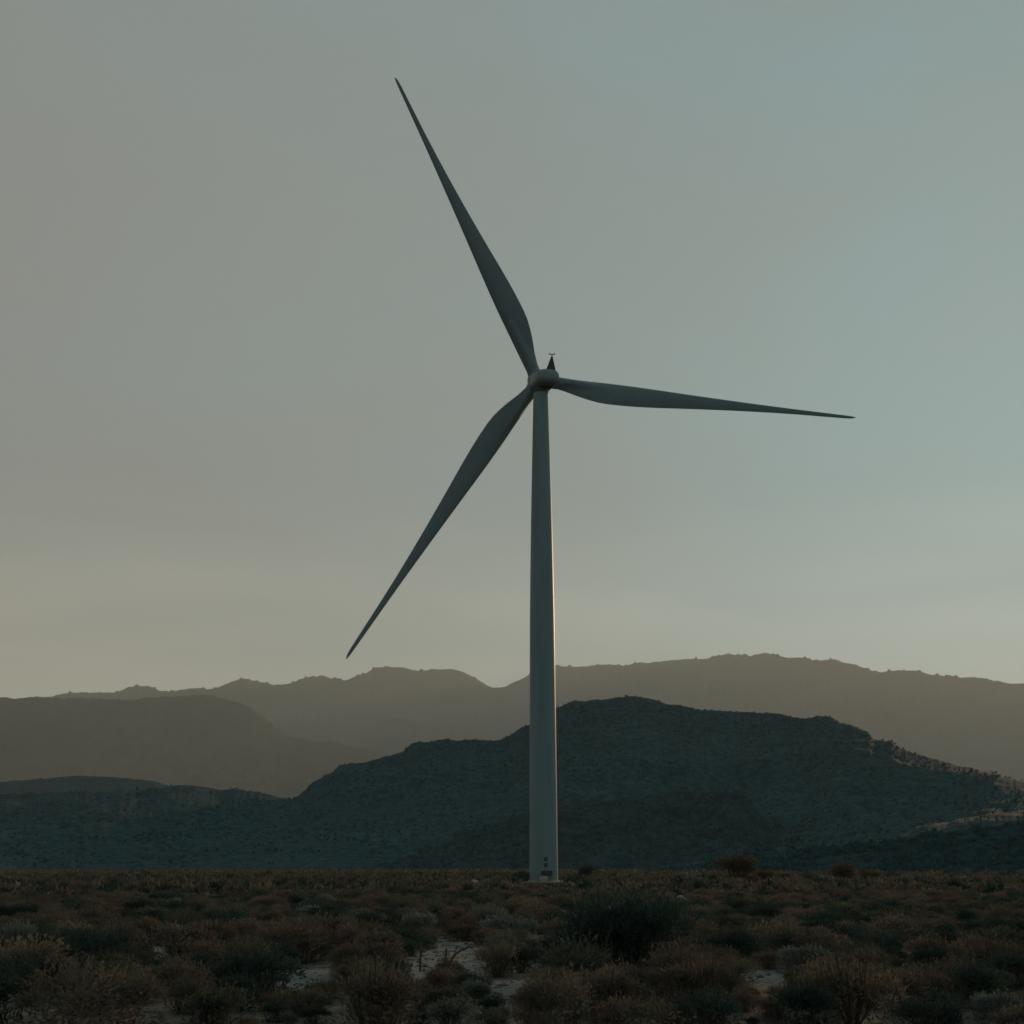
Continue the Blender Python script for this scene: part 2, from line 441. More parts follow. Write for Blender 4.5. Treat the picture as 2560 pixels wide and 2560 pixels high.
def lathe(profile, seg=64, cap=True):
    V, F = [], []
    for (r, z) in profile:
        for k in range(seg):
            a = 2 * math.pi * k / seg
            V.append((r * math.cos(a), r * math.sin(a), z))
    for i in range(len(profile) - 1):
        for k in range(seg):
            F.append((i * seg + k, i * seg + (k + 1) % seg, (i + 1) * seg + (k + 1) % seg, (i + 1) * seg + k))
    if cap:
        F.append(tuple(range(seg - 1, -1, -1)))
        F.append(tuple((len(profile) - 1) * seg + k for k in range(seg)))
    return V, F
TPROF = [(2.16, 0.0), (2.14, 4.0), (2.06, 20), (1.95, 40), (1.83, 49), (1.69, 57), (1.46, 68), (1.23, 77.6), (1.20, 78.3)]
def tower_r(z): return float(np.interp(z, [p[1] for p in TPROF], [p[0] for p in TPROF]))
zz = np.linspace(0, 78.3, 60)
V, F = lathe([(tower_r(z), z) for z in zz], 96)
obj('tower', mesh_from(V, F, True, 40), M_TOWER, turb)
for z in (21.0, 47.5):                                     # bolted joints of the tower sections
    r = tower_r(z)
    V, F = lathe([(r - 0.01, z - 0.06), (r + 0.012, z - 0.05), (r + 0.012, z + 0.05), (r - 0.01, z + 0.06)], 96, False)
    obj('tower_joint', mesh_from(V, F, True, 30), M_TOWER, turb)
V, F = lathe([(2.42, -0.4), (2.42, 0.10), (2.36, 0.16), (2.17, 0.18)], 64, False)
obj('plinth', mesh_from(V, F, True, 30), M_CONC, turb)
V, F = lathe([(1.20, 78.05), (1.27, 78.1), (1.27, 78.75), (1.2, 78.85)], 64)
obj('yaw_collar', mesh_from(V, F, True, 30), M_DARK, turb)

def box(x0, x1, y0, y1, z0, z1, bev=0.0):
    bx = min(bev, (x1 - x0) / 3, (z1 - z0) / 3)
    V, F = [], []
    if bev <= 0:
        V = [(x, y, z) for z in (z0, z1) for y in (y0, y1) for x in (x0, x1)]
        F = [(0, 2, 3, 1), (4, 5, 7, 6), (0, 1, 5, 4), (2, 6, 7, 3), (0, 4, 6, 2), (1, 3, 7, 5)]
        return V, F
    o = [(x0 + bx, z0), (x1 - bx, z0), (x1, z0 + bx), (x1, z1 - bx), (x1 - bx, z1), (x0 + bx, z1), (x0, z1 - bx), (x0, z0 + bx)]
    V = [(x, y0, z) for x, z in o] + [(x, y1, z) for x, z in o]
    F = [tuple(range(8)), tuple(range(15, 7, -1))] + [(k, 8 + k, 8 + (k + 1) % 8, (k + 1) % 8) for k in range(8)]
    return V, F

# entrance on the camera's side: door with two louvres, dark landing, pale step block
def shell_patch(xc, w, z0, z1, out, thick):
    """a curved plate that follows the tower's skin"""
    V, F = [], []
    K = 8
    for d in (0, 1):
        for z in (z0, z1):
            r = tower_r(z) + out - d * thick
            for k in range(K + 1):
                x = xc - w / 2 + w * k / K
                V.append((x, -math.sqrt(max(r * r - x * x, 0.01)), z))
    n_ = K + 1
    for k in range(K):
        F.append((k, k + 1, n_ + k + 1, n_ + k))
        F.append((k + 1, k, 2 * n_ + k, 2 * n_ + k + 1))
        F.append((n_ + k, n_ + k + 1, 3 * n_ + k + 1, 3 * n_ + k))
    F.append((0, n_, 3 * n_, 2 * n_)); F.append((K, 2 * n_ + K, 3 * n_ + K, n_ + K))
    return V, F
DX = 0.26
door = obj('door', mesh_from(*shell_patch(DX, 0.95, 1.72, 3.75, 0.035, 0.12)), M_DOOR, turb)
for z0 in (2.12, 2.98):
    lv = obj('louvre', mesh_from(*shell_patch(DX, 0.48, z0, z0 + 0.56, 0.055, 0.05)), M_DARK, door)
V, F = box(DX + 0.36, DX + 0.40, -2.26, -2.17, 2.55, 2.75)
obj('door_handle', mesh_from(V, F), M_DARK, door)
V, F = box(-0.42, 1.22, -3.30, -2.02, 0.98, 1.62, 0.04)
land = obj('landing', mesh_from(V, F), M_DARK, turb)
for x in (-0.38, 1.18):
    V, F = lathe([(0.02, 1.62), (0.02, 2.35)], 8)
    o = obj('railing_post', mesh_from(V, F, True, 40), M_TOWER, land, (x, -3.25, 0))
V, F = box(-0.75, 0.55, -4.20, -3.32, -0.2, 0.88, 0.05)
obj('step_block', mesh_from(V, F), M_CONC, turb)
V, F = box(-0.55, 0.40, -4.62, -4.205, -0.2, 0.42, 0.04)
obj('step', mesh_from(V, F), M_CONC, turb)

# rotor axes: the nose points away from the camera and a little left
YAW, TILT = R(14.0), R(3.0)
AX = np.array([-math.sin(YAW) * math.cos(TILT), math.cos(YAW) * math.cos(TILT), math.sin(TILT)])   # toward the nose
E1 = np.array([math.cos(YAW), math.sin(YAW), 0.0])
E2 = np.cross(E1, AX); E2 = E2 if E2[2] > 0 else -E2
HUB = np.array([4.42, 203.3, 81.65]) - np.array([TX, TY, 0])
def loc(a, b_, c): return HUB + AX * a + E1 * b_ + E2 * c      # along the axis, right, up

# nacelle: a rounded body lofted along the axis
def loft(stations, seg=40, power=2.8):
    V, F = [], []
    for (a, cx, cz, hw, hh) in stations:
        for k in range(seg):
            th = 2 * math.pi * k / seg
            c, s = math.cos(th), math.sin(th)
            x = math.copysign(abs(c) ** (2 / power), c) * hw
            z = math.copysign(abs(s) ** (2 / power), s) * hh
            V.append(loc(a, cx + x, cz + z))
    for i in range(len(stations) - 1):
        for k in range(seg):
            F.append((i * seg + k, i * seg + (k + 1) % seg, (i + 1) * seg + (k + 1) % seg, (i + 1) * seg + k))
    F.append(tuple(range(seg - 1, -1, -1))); F.append(tuple((len(stations) - 1) * seg + k for k in range(seg)))
    return V, F
NZ = -1.05
V, F = loft([(-6.6, 0.30, NZ, 0.55, 0.45), (-6.5, 0.30, NZ, 1.05, 0.80), (-6.25, 0.28, NZ, 1.50, 1.08), (-5.8, 0.25, NZ, 1.82, 1.25), (-5.0, 0.2, NZ + 0.03, 1.98, 1.36),
             (-3.5, 0.1, NZ + 0.1, 2.0, 1.45), (-2.2, 0, NZ + 0.25, 1.95, 1.5), (-1.5, 0, NZ + 0.4, 1.8, 1.45), (-1.25, 0, NZ + 0.5, 1.6, 1.3)])
nac = obj('nacelle', mesh_from(V, F, True, 50), M_NAC, turb)
V, F = loft([(-5.3, 0.1, NZ - 1.30, 0.9, 0.22), (-5.1, 0.1, NZ - 1.30, 1.15, 0.30), (-2.3, 0.1, NZ - 1.25, 1.2, 0.32), (-2.1, 0.1, NZ - 1.25, 1.0, 0.25)], 28, 4)
obj('belly_cover', mesh_from(V, F, True, 50), M_DARK, nac)
V, F = loft([(-4.2, -0.9, NZ + 1.42, 0.45, 0.06), (-3.2, -0.9, NZ + 1.46, 0.45, 0.06)], 20, 6)
obj('roof_hatch', mesh_from(V, F, True, 50), M_NAC, nac)
# weather mast on the roof: a dark tapering frame with a cross bar
MB = loc(-5.6, 0.66, NZ + 1.05)
def frustum(p0, w0, p1, w1, d0, d1):
    V = [(p0[0] - w0, p0[1] - d0, p0[2]), (p0[0] + w0, p0[1] - d0, p0[2]), (p0[0] + w0, p0[1] + d0, p0[2]), (p0[0] - w0, p0[1] + d0, p0[2]),
         (p1[0] - w1, p1[1] - d1, p1[2]), (p1[0] + w1, p1[1] - d1, p1[2]), (p1[0] + w1, p1[1] + d1, p1[2]), (p1[0] - w1, p1[1] + d1, p1[2])]
    return V, [(3, 2, 1, 0), (4, 5, 6, 7), (0, 1, 5, 4), (1, 2, 6, 5), (2, 3, 7, 6), (3, 0, 4, 7)]
mast = obj('weather_mast', mesh_from(*frustum(MB, 0.78, MB + np.array([0.22, 0, 2.55]), 0.11, 0.5, 0.1)), M_DARK, turb)
P = MB + np.array([0.22, 0, 2.55])
obj('mast_tip', mesh_from(*frustum(P, 0.08, P + np.array([0, 0, 0.34]), 0.06, 0.08, 0.06)), M_DARK, mast)
V, F = box(P[0] - 0.50, P[0] + 0.50, P[1] - 0.06, P[1] + 0.06, P[2] + 0.34, P[2] + 0.44)
obj('cross_bar', mesh_from(V, F), M_DARK, mast)
for s in (-0.44, 0.44):
    V, F = lathe([(0.05, 0), (0.09, 0.04), (0.09, 0.12), (0.03, 0.16)], 10)
    obj('wind_sensor', mesh_from(V, F, True, 40), M_TOWER, mast, (P[0] + s, P[1], P[2] + 0.442))

# hub
V, F = loft([(-1.2, 0, 0, 1.45, 1.45), (-0.9, 0, 0, 1.72, 1.72), (0.3, 0, 0, 1.80, 1.80), (1.0, 0, 0, 1.62, 1.62), (1.7, 0, 0, 1.2, 1.2), (2.2, 0, 0, 0.7, 0.7), (2.4, 0, 0, 0.2, 0.2)], 40, 2)
obj('hub', mesh_from(V, F, True, 50), M_NAC, turb)

# blades
RAD = 57.6
ST = [0.018, 0.03, 0.045, 0.06, 0.08, 0.10, 0.125, 0.15, 0.18, 0.21, 0.25, 0.30, 0.36, 0.43, 0.50, 0.58, 0.66, 0.74, 0.82, 0.89, 0.94, 0.97, 0.988, 0.997, 1.0]
CH_S = [0.0, 0.045, 0.08, 0.105, 0.14, 0.186, 0.23, 0.32, 0.40, 0.48, 0.62, 0.78, 0.90, 0.97, 0.99, 1.0]
CH_C = [2.16, 2.22, 2.65, 3.1, 3.65, 4.1, 4.15, 3.8, 3.2, 2.62, 1.75, 1.02, 0.74, 0.56, 0.42, 0.12]
TH_C = [1.0, 0.9, 0.40, 0.26, 0.22, 0.21, 0.21, 0.22, 0.2, 0.19, 0.18, 0.17, 0.16, 0.16, 0.16, 0.16]
def blade_mesh(phi):
    d0 = math.cos(phi) * E1 + math.sin(phi) * E2
    tr = math.cos(phi - math.pi / 2) * E1 + math.sin(phi - math.pi / 2) * E2      # trailing side
    V, F = [], []
    K = 20
    for s in ST:
        c = float(np.interp(s, CH_S, CH_C)); th = float(np.interp(s, CH_S, TH_C)) * c * 0.5
        rc = float(np.interp(s, [0, 0.05, 0.12, 0.20, 0.26], [1.08, 1.06, 0.92, 0.55, 0.0]))
        lead = -max(0.27 * c, float(np.interp(s, [0, 0.1, 0.23, 0.3], [1.08, 1.09, 1.10, 0.0])))
        trail = max(lead + c, rc * 0.98)
        tw = R(float(np.interp(s, [0, 0.1, 0.2, 0.4, 0.7, 1], [16, 15, 11, 6, 2, 0])) + 2)
        axial = -RAD * math.tan(R(3.0)) * s ** 1.25
        cen = HUB + d0 * (RAD * s) + AX * axial
        up, lo = [], []
        for k in range(K + 1):
            q = 0.5 - 0.5 * math.cos(math.pi * k / K)
            u_ = lead + (trail - lead) * q
            va = th * 2.6 * (math.sqrt(q) * 0.60 - 0.26 * q - 0.34 * q * q) * 1.9
            vc = math.sqrt(max(rc * rc - u_ * u_, 0))
            v = max(va, vc, 0.012)
            if k in (0, K): v = min(v, 0.012 if k == K else 0.0)
            up.append((u_, v)); lo.append((u_, -max(va * 0.75, vc, 0.012) if 0 < k < K else -v))
        for (u_, v) in up + lo[-2:0:-1]:
            uu = u_ * math.cos(tw) - v * math.sin(tw); vv = u_ * math.sin(tw) + v * math.cos(tw)
            V.append(cen + tr * uu - AX * vv)
    m_ = 2 * K
    for i in range(len(ST) - 1):
        for k in range(m_):
            F.append((i * m_ + k, i * m_ + (k + 1) % m_, (i + 1) * m_ + (k + 1) % m_, (i + 1) * m_ + k))
    F.append(tuple(range(m_ - 1, -1, -1))); F.append(tuple((len(ST) - 1) * m_ + k for k in range(m_)))
    return mesh_from(V, F, True, 32)
PHI = R(117.6)
for k, lab in enumerate(('blade pointing up, tip high in the sky', 'blade pointing down toward the mountains', 'blade reaching sideways over the valley')):
    bl = obj('blade', blade_mesh(PHI + k * 2 * math.pi / 3), M_BLADE, turb)
    bl['label'] = lab
    ph = PHI + k * 2 * math.pi / 3
    d0 = math.cos(ph) * E1 + math.sin(ph) * E2
    V, F = [], []
    t_ = np.cross(d0, AX)
    for (r, q) in ((1.08, 1.35), (1.15, 1.45), (1.15, 1.85), (1.08, 1.95)):
        for j in range(32):
            a = 2 * math.pi * j / 32
            V.append(HUB + d0 * q + t_ * r * math.cos(a) + AX * r * math.sin(a))
    for i in range(3):
        for j in range(32):
            F.append((i * 32 + j, i * 32 + (j + 1) % 32, (i + 1) * 32 + (j + 1) % 32, (i + 1) * 32 + j))
    obj('root_collar', mesh_from(V, F, True, 40), M_NAC, bl)

# ------------------------------------------------------------------ shrubs
def shrub_mesh(seed, nleaf, leaf, lumps, flat=0.62, twigs=10, upright=0.5):
    """unit shrub: about 1 wide, FLAT tall; lumpy mass of narrow leaf sprays with gaps, on a few bare twigs"""
    g = np.random.default_rng(seed)
    LC = []
    for k in range(lumps):
        a = g.uniform(0, 6.283); r = g.uniform(0.05, 0.33) if k else 0
        LC.append((r * math.cos(a), r * math.sin(a), flat * g.uniform(0.38, 0.66), g.uniform(0.16, 0.29)))
    LC = np.array(LC)
    w = LC[:, 3] ** 2; w /= w.sum()
    idx = g.choice(len(LC), nleaf, p=w)
    dr = g.normal(size=(nleaf, 3)); dr /= np.linalg.norm(dr, axis=1)[:, None]
    dr[:, 2] = np.where(dr[:, 2] < -0.3, -dr[:, 2] * 0.6, dr[:, 2])
    rad = LC[idx, 3] * (g.random(nleaf) ** 0.4) * g.uniform(0.75, 1.15, nleaf)
    P_ = LC[idx, :3] + dr * rad[:, None] * np.array([1, 1, 0.85])
    skirt = g.random(nleaf) < 0.22
    P_[skirt, 2] *= g.uniform(0.1, 0.6, skirt.sum())
    P_[:, 2] = np.clip(P_[:, 2], 0.015, None)
    ax_ = dr * 0.8 + np.array([0, 0, upright]) + g.normal(scale=0.35, size=(nleaf, 3))
    ax_ /= np.linalg.norm(ax_, axis=1)[:, None]
    sd = np.cross(ax_, g.normal(size=(nleaf, 3))); sd /= np.linalg.norm(sd, axis=1)[:, None]
    L = leaf * g.uniform(0.6, 1.5, nleaf)[:, None]; W = L * g.uniform(0.22, 0.42, nleaf)[:, None]
    V = np.stack([P_ - ax_ * L * 0.5, P_ + sd * W * 0.5, P_ + ax_ * L * 0.6, P_ - sd * W * 0.5], 1).reshape(-1, 3)
    F = np.arange(nleaf * 4).reshape(-1, 4)
    # twigs: thin three sided spikes from the foot
    TV, TF = [], []
    for k in range(twigs):
        a = g.uniform(0, 6.283); r = g.uniform(0.1, 0.36); h = flat * g.uniform(0.55, 1.05)
        p0 = np.array([0.03 * math.cos(a), 0.03 * math.sin(a), -0.03]); p2 = np.array([r * math.cos(a), r * math.sin(a), h])
        p1 = (p0 + p2) / 2 + np.array([0, 0, -0.05]) + g.normal(scale=0.03, size=3)
        b0 = len(TV)
        for p_, w_ in ((p0, 0.016), (p1, 0.010), (p2, 0.003)):
            for j in range(3):
                TV.append(p_ + w_ * np.array([math.cos(2.094 * j), math.sin(2.094 * j), 0]))
        for i in range(2):
            for j in range(3):
                TF.append((b0 + i * 3 + j, b0 + i * 3 + (j + 1) % 3, b0 + i * 3 + 3 + (j + 1) % 3, b0 + i * 3 + 3 + j))
    return V, F, np.array(TV), np.array(TF)

COLS = ['brown', 'olive', 'dark', 'grey', 'straw']
TOPZ = []
NEARV = []          # (foliage mesh per colour, twig mesh)
for k in range(7):
    V, F, TV, TF = shrub_mesh(100 + k, 2600, 0.048, 7 + k % 4, flat=[0.55, 0.7, 0.5, 0.62, 0.8, 0.58, 0.66][k], twigs=14, upright=[0.2, 0.6, 0.1, 0.4, 0.8, 0.3, 0.5][k])
    base = {}
    for c in COLS:
        me = fast_mesh(V, F); me.materials.append(LEAF[c]); base[c] = me
    tm = fast_mesh(TV, TF); tm.materials.append(M_TWIG)
    NEARV.append((base, tm)); TOPZ.append(float(V[:, 2].max()))

def in_sand(x, y, grow=1.0):
    for (sx, sy, hx, hy) in SAND:
        if ((x - sx) / (hx * grow)) ** 2 + ((y - sy) / (hy * grow)) ** 2 < 1: return True
    return False

# the things that stand out get their own labels and places
KEEP = []
SRC = {}
def shrub(name, label, cat, x, y, w, h, colour, var, rz, group=None):
    base, tm = NEARV[var]
    fl = TOPZ[var]
    z = float(ground_z(x, y))
    root = obj(name, None, loc=(x, y, z - 0.02))
    root.rotation_euler.z = rz
    root.scale = (w, w, h / fl)
    tag(root, label, cat, group)
    f_ = obj('foliage', base[colour], parent=root)
    SRC.setdefault((var, colour), f_)
    obj('stem', tm, parent=root)
    return root
def gp(px, py, w, h, col, name, label, var, cat='shrub', dist=None):
    if dist is None: x, y = ground_point(px, py)
    else: x, y = at(px, dist)
    shrub(name, label, cat, x, y, w, h, col, var, rng.uniform(0, 6.28))
    KEEP.append((x, y, w * 0.55))

def big_bush(name, label, x, y, w, h, colour, seed, nleaf, leaf):
    V, F, TV, TF = shrub_mesh(seed, nleaf, leaf, 16, flat=h / w, twigs=26, upright=0.5)
    z = float(ground_z(x, y))
    root = obj(name, None, loc=(x, y, z - 0.03)); tag(root, label, 'bush')
    root.scale = (w, w, w)
    me = fast_mesh(V, F); obj('foliage', me, LEAF[colour], root)
    tm = fast_mesh(TV, TF); obj('stem', tm, M_TWIG, root)
    KEEP.append((x, y, w * 0.5))
x, y = at(1803, 150); big_bush('rounded_bush', 'rust brown rounded bush, tallest on the plain, before the low slope', x, y, 5.0, 4.3, 'rust', 301, 5200, 0.055)
x, y = at(1452, 192); big_bush('rounded_bush', 'dark bush at the foot of the turbine on its sunlit side', x, y, 3.6, 2.9, 'dark', 302, 3000, 0.06)
x, y = at(1300, 194); big_bush('rounded_bush', 'low dark bush at the foot of the turbine on its shaded side', x, y, 3.2, 1.7, 'dark', 303, 2600, 0.06)
for px_, d_, w_, h_, c_, k_, lab_ in ((1745, 158, 2.4, 1.5, 'olive', 321, 'low olive bush against the near flank of the tall rust bush'),
        (1868, 160, 3.0, 2.1, 'rust', 322, 'small brown bush touching the far flank of the tall rust bush'),
        (1915, 172, 2.6, 1.4, 'dark', 323, 'low dark bush between the two brown bushes of the plain edge'),
        (1968, 168, 3.0, 1.9, 'olive', 324, 'olive bush leaning on the brown bush toward the slope'),
        (2110, 160, 3.4, 2.2, 'rust', 325, 'farthest brown bush out toward the slope'),
        (1545, 190, 2.0, 1.1, 'olive', 326, 'low olive bush out in the open between turbine and rust bush')):
    x, y = at(px_, d_); big_bush('rounded_bush', lab_, x, y, w_, h_, c_, k_, 2200, 0.065)
x, y = at(2045, 165); big_bush('rounded_bush', 'brown bush on the plain beyond the rust bush, toward the slope', x, y, 4.6, 3.1, 'rust', 304, 3000, 0.06)
x, y = at(1425, 185); big_bush('rounded_bush', 'small olive bush hiding the corner of the turbine plinth', x, y, 2.2, 1.1, 'olive', 305, 1800, 0.06)
x, y = ground_point(1535, 2440); big_bush('dark_bush', 'largest dark bush in the near foreground', x, y, 3.0, 1.6, 'dark', 306, 9000, 0.040)
x, y = ground_point(1405, 2425); big_bush('dark_bush', 'dark green bush leaning against the largest dark bush', x, y, 1.3, 0.85, 'dark', 307, 5200, 0.045)
x, y = ground_point(1640, 2385); big_bush('dark_bush', 'olive bush crowding the far flank of the largest dark bush', x, y, 1.6, 0.95, 'olive', 308, 5600, 0.045)
gp(1000, 2388, 1.35, 0.75, 'dark', 'shrub', 'dark rounded shrub beside the wide patch of pale sand', 0)
gp(1060, 2362, 0.95, 0.50, 'brown', 'shrub', 'small brown shrub at the back edge of the sand patch', 1)
gp(1165, 2352, 1.4, 0.62, 'brown', 'shrub', 'wide brown shrub beyond the two short posts', 2)
gp(1262, 2412, 1.3, 0.72, 'grey', 'shrub', 'grey leaved shrub near the arched branch', 3)
gp(1330, 2390, 0.8, 0.5, 'brown', 'shrub', 'small brown shrub in front of the curved strip of sand', 5)
gp(1080, 2335, 1.5, 0.7, 'dark', 'shrub', 'dark shrub between the two small sand patches', 5)

# the many others: nearest ones as things, the rest as one mass
CW = np.array([0.48, 0.17, 0.27, 0.03, 0.05])
SAY = {'brown': 'brown', 'olive': 'olive', 'dark': 'dark', 'grey': 'greyish', 'straw': 'straw'}
cand = []
tries = 0
cells = {}
def free(x, y, r):
    c = (int(x // 2), int(y // 2))
    for i in (-1, 0, 1):
        for j in (-1, 0, 1):
            for (a, b_, q) in cells.get((c[0] + i, c[1] + j), ()):
                if (a - x) ** 2 + (b_ - y) ** 2 < (0.72 * (q + r)) ** 2: return False
    return True
while tries < 60000:
    tries += 1
    d = 14 + (66) * math.sqrt(rng.random())
    a = rng.uniform(-0.47, 0.47)
    x, y = d * math.sin(a), d * math.cos(a)
    w = float(np.clip(rng.lognormal(0.14, 0.34), 0.5, 2.1))
    if 1.16 < max([k_ for k_ in (1.2, 1.25, 1.32, 1.4) if in_sand(x * k_, y * k_, 0.8)] or [0]): w = min(w * 0.55, 0.7)
    if in_sand(x, y, 1.0 + 0.35 * w / 1.2) or any(in_sand(x * k_, y * k_, 0.75) for k_ in (1.05, 1.1, 1.15)) or not free(x, y, w / 2): continue
    if any((x - kx) ** 2 + (y - ky) ** 2 < (kr + w * 0.3) ** 2 for kx, ky, kr in KEEP): continue
    if y < 17: continue
    cells.setdefault((int(x // 2), int(y // 2)), []).append((x, y, w / 2))
    cand.append((y, x, w))
cand.sort()
ident = []
def seen(x, y):
    p = (x / (y * math.cos(PITCH) - EYE * math.sin(PITCH))) * FPX + 1280
    return -30 < p < 2590 and y > 17.5
vis = [c for c in cand if seen(c[1], c[0])]
near = vis[:270]
nearset = set(near)
ONES = ['first', 'second', 'third', 'fourth', 'fifth', 'sixth', 'seventh', 'eighth', 'ninth', 'tenth', 'eleventh', 'twelfth', 'thirteenth', 'fourteenth',
        'fifteenth', 'sixteenth', 'seventeenth', 'eighteenth', 'nineteenth']
def ordinal(k):
    if k < 20: return ONES[k - 1]
    t_ = ['twent', 'thirt', 'fort', 'fift', 'sixt'][k // 10 - 2]
    return t_ + 'ieth' if k % 10 == 0 else t_ + 'y-' + ONES[k % 10 - 1]
# shrubs are told apart by size, colour, side and how far out they stand from something one can find
MARKS = {'mountain': (ground_point(1080, 2436), 'the short posts'), 'turbine': (ground_point(1535, 2440), 'the largest dark bush'),
         'slope': (ground_point(1640, 2385), 'the big olive bush')}
kinds = {}
made = []
for (y, x, w) in near:
    c = str(rng.choice(COLS, p=CW)); v = int(rng.integers(0, 7))
    h = w * float(rng.uniform(0.42, 0.72))
    px = x / (y * math.cos(PITCH)) * FPX + 1280
    size = 'small' if w < 0.9 else ('broad' if w > 1.35 else 'middling')
    side = 'turbine' if 1180 < px < 1520 else ('mountain' if px <= 1180 else 'slope')
    (mx_, my_), lm = MARKS[side]
    kinds.setdefault((size, c, side), []).append((math.hypot(x - mx_, y - my_), len(made)))
    made.append([size, c, side, lm, x, y, w, min(h, 0.95), v, float(rng.uniform(0, 6.28)), ''])
for k_, lst in kinds.items():
    for o_, (_, i_) in enumerate(sorted(lst), 1):
        size, c, side, lm = made[i_][:4]
        made[i_][-1] = f'{size} {SAY[c]} shrub on the {side} side, {ordinal(o_)} of its kind from {lm}'
for size, c, side, lm, x, y, w, h, v, rz, lab in made:
    shrub('shrub', lab, 'shrub', x, y, w, h, c, v, rz, 'shrubs scattered over the near plain')

def mass(name, label, items, nleaf, leaf, seed, mats):
    """all shrubs too far to pick apart, in one mesh"""
    VV, FF, MI = [], [], []
    protos = [shrub_mesh(seed + k, nleaf, leaf, 6, flat=0.6, twigs=1)[:2] for k in range(8)]
    off = 0
    for i, (x, y, w, h, c) in enumerate(items):
        V, F = protos[i % 8]
        a = random.uniform(0, 6.283); ca, sa = math.cos(a), math.sin(a)
        P_ = np.stack([(V[:, 0] * ca - V[:, 1] * sa) * w + x, (V[:, 0] * sa + V[:, 1] * ca) * w + y, V[:, 2] * h / 0.6], 1)
        VV.append(P_); FF.append(F + off); MI.append(np.full(len(F), c, np.int32)); off += len(V)
    V = np.concatenate(VV); V[:, 2] += ground_z(V[:, 0], V[:, 1])
    me = fast_mesh(V, np.concatenate(FF))
    for m_ in mats: me.materials.append(m_)
    me.polygons.foreach_set("material_index", np.concatenate(MI))
    return tag(obj(name, me), label, kind='stuff')
MATS = [LEAF[c] for c in COLS]
def pick_col(n_): return rng.choice(5, n_, p=CW)
rest = [c for c in cand if c not in nearset]
def instanced(name, label, items, sources):
    """scrub beyond the nearest shrubs: points that carry copies of the shrubs' foliage"""
    me = bpy.data.meshes.new("m")
    me.vertices.add(len(items))
    me.vertices.foreach_set("co", np.array([(x, y, float(ground_z(x, y)) - 0.02) for x, y, *_ in items], np.float32).ravel())
    at_ = me.attributes.new("size", 'FLOAT_VECTOR', 'POINT'); at_.data.foreach_set("vector", np.array([(i_[2], i_[2], i_[3]) for i_ in items], np.float32).ravel())
    at_ = me.attributes.new("turn", 'FLOAT', 'POINT'); at_.data.foreach_set("value", np.array([random.uniform(0, 6.28) for _ in items], np.float32))
    at_ = me.attributes.new("which", 'INT', 'POINT'); at_.data.foreach_set("value", np.array([i_[4] for i_ in items], np.int32))
    o = obj(name, me)
    ng = bpy.data.node_groups.new(name, 'GeometryNodeTree')
    ng.interface.new_socket('Geometry', in_out='INPUT', socket_type='NodeSocketGeometry')
    ng.interface.new_socket('Geometry', in_out='OUTPUT', socket_type='NodeSocketGeometry')
    n, l = ng.nodes, ng.links
    gi, go = n.new('NodeGroupInput'), n.new('NodeGroupOutput')
    g2i = n.new('GeometryNodeGeometryToInstance')
    for so in reversed(sources):
        oi = n.new('GeometryNodeObjectInfo'); oi.transform_space = 'ORIGINAL'
        oi.inputs['Object'].default_value = so; oi.inputs['As Instance'].default_value = False
        l.new(oi.outputs['Geometry'], g2i.inputs[0])
    iop = n.new('GeometryNodeInstanceOnPoints')
    l.new(gi.outputs[0], iop.inputs['Points']); l.new(g2i.outputs[0], iop.inputs['Instance'])
    iop.inputs['Pick Instance'].default_value = True
    def named(nm, typ):
        a_ = n.new('GeometryNodeInputNamedAttribute'); a_.data_type = typ; a_.inputs['Name'].default_value = nm
        return a_.outputs['Attribute']
    l.new(named('which', 'INT'), iop.inputs['Instance Index'])
    l.new(named('size', 'FLOAT_VECTOR'), iop.inputs['Scale'])
    cx = n.new('ShaderNodeCombineXYZ'); l.new(named('turn', 'FLOAT'), cx.inputs['Z'])
    l.new(cx.outputs[0], iop.inputs['Rotation'])
    l.new(iop.outputs[0], go.inputs[0])
    md = o.modifiers.new('scrub', 'NODES'); md.node_group = ng
    return tag(o, label, kind='stuff')
keys = sorted(SRC)
bycol = {c: [i_ for i_, k_ in enumerate(keys) if k_[1] == c] for c in COLS}
it = []
for (y, x, w) in rest:
    i_ = int(rng.choice(bycol[str(rng.choice(COLS, p=CW))]))
    it.append((x, y, w, min(w * random.uniform(0.42, 0.72), 0.95) / TOPZ[keys[i_][0]], i_))
instanced('scrub', 'brown and green scrub beyond the nearest shrubs', it, [SRC[k_] for k_ in keys])
print('shrubs', len(vis), len(rest), near[-1][0])
it = []
n_ = 7500
d = np.sqrt(rng.uniform(78 ** 2, 300 ** 2, n_)); a = rng.uniform(-0.47, 0.47, n_)
big = vnoise(d * np.sin(a) / 12, d * np.cos(a) / 12, 91)
for d_, a_, c, b_ in zip(d, a, pick_col(n_), big):
    x, y = d_ * math.sin(a_), d_ * math.cos(a_)
    if math.hypot(x - TX, y - TY) < 3.4 or (abs(x - TX) < 3.0 and 180 < y < 200): continue
    if in_sand(x, y): continue
    w = float(np.clip(random.lognormvariate(0.25, 0.35), 0.6, 2.6)) * (1 + 0.5 * b_)
    h_ = min(w * random.uniform(0.4, 0.62), 1.15)
    if abs(x / y * 200 - TX) < 3.4 and y < 200: h_ = min(h_, max(0.16, 1.85 - 0.0098 * y))      # low growth before the entrance
    it.append((x, y, w, h_, c))
mass('scrub', 'scrub of the middle plain round the turbine', it, 70, 0.26, 600, MATS)
it = []
n_ = 6000
d = np.exp(rng.uniform(math.log(290), math.log(480), n_)); a = rng.uniform(-0.5, 0.5, n_)
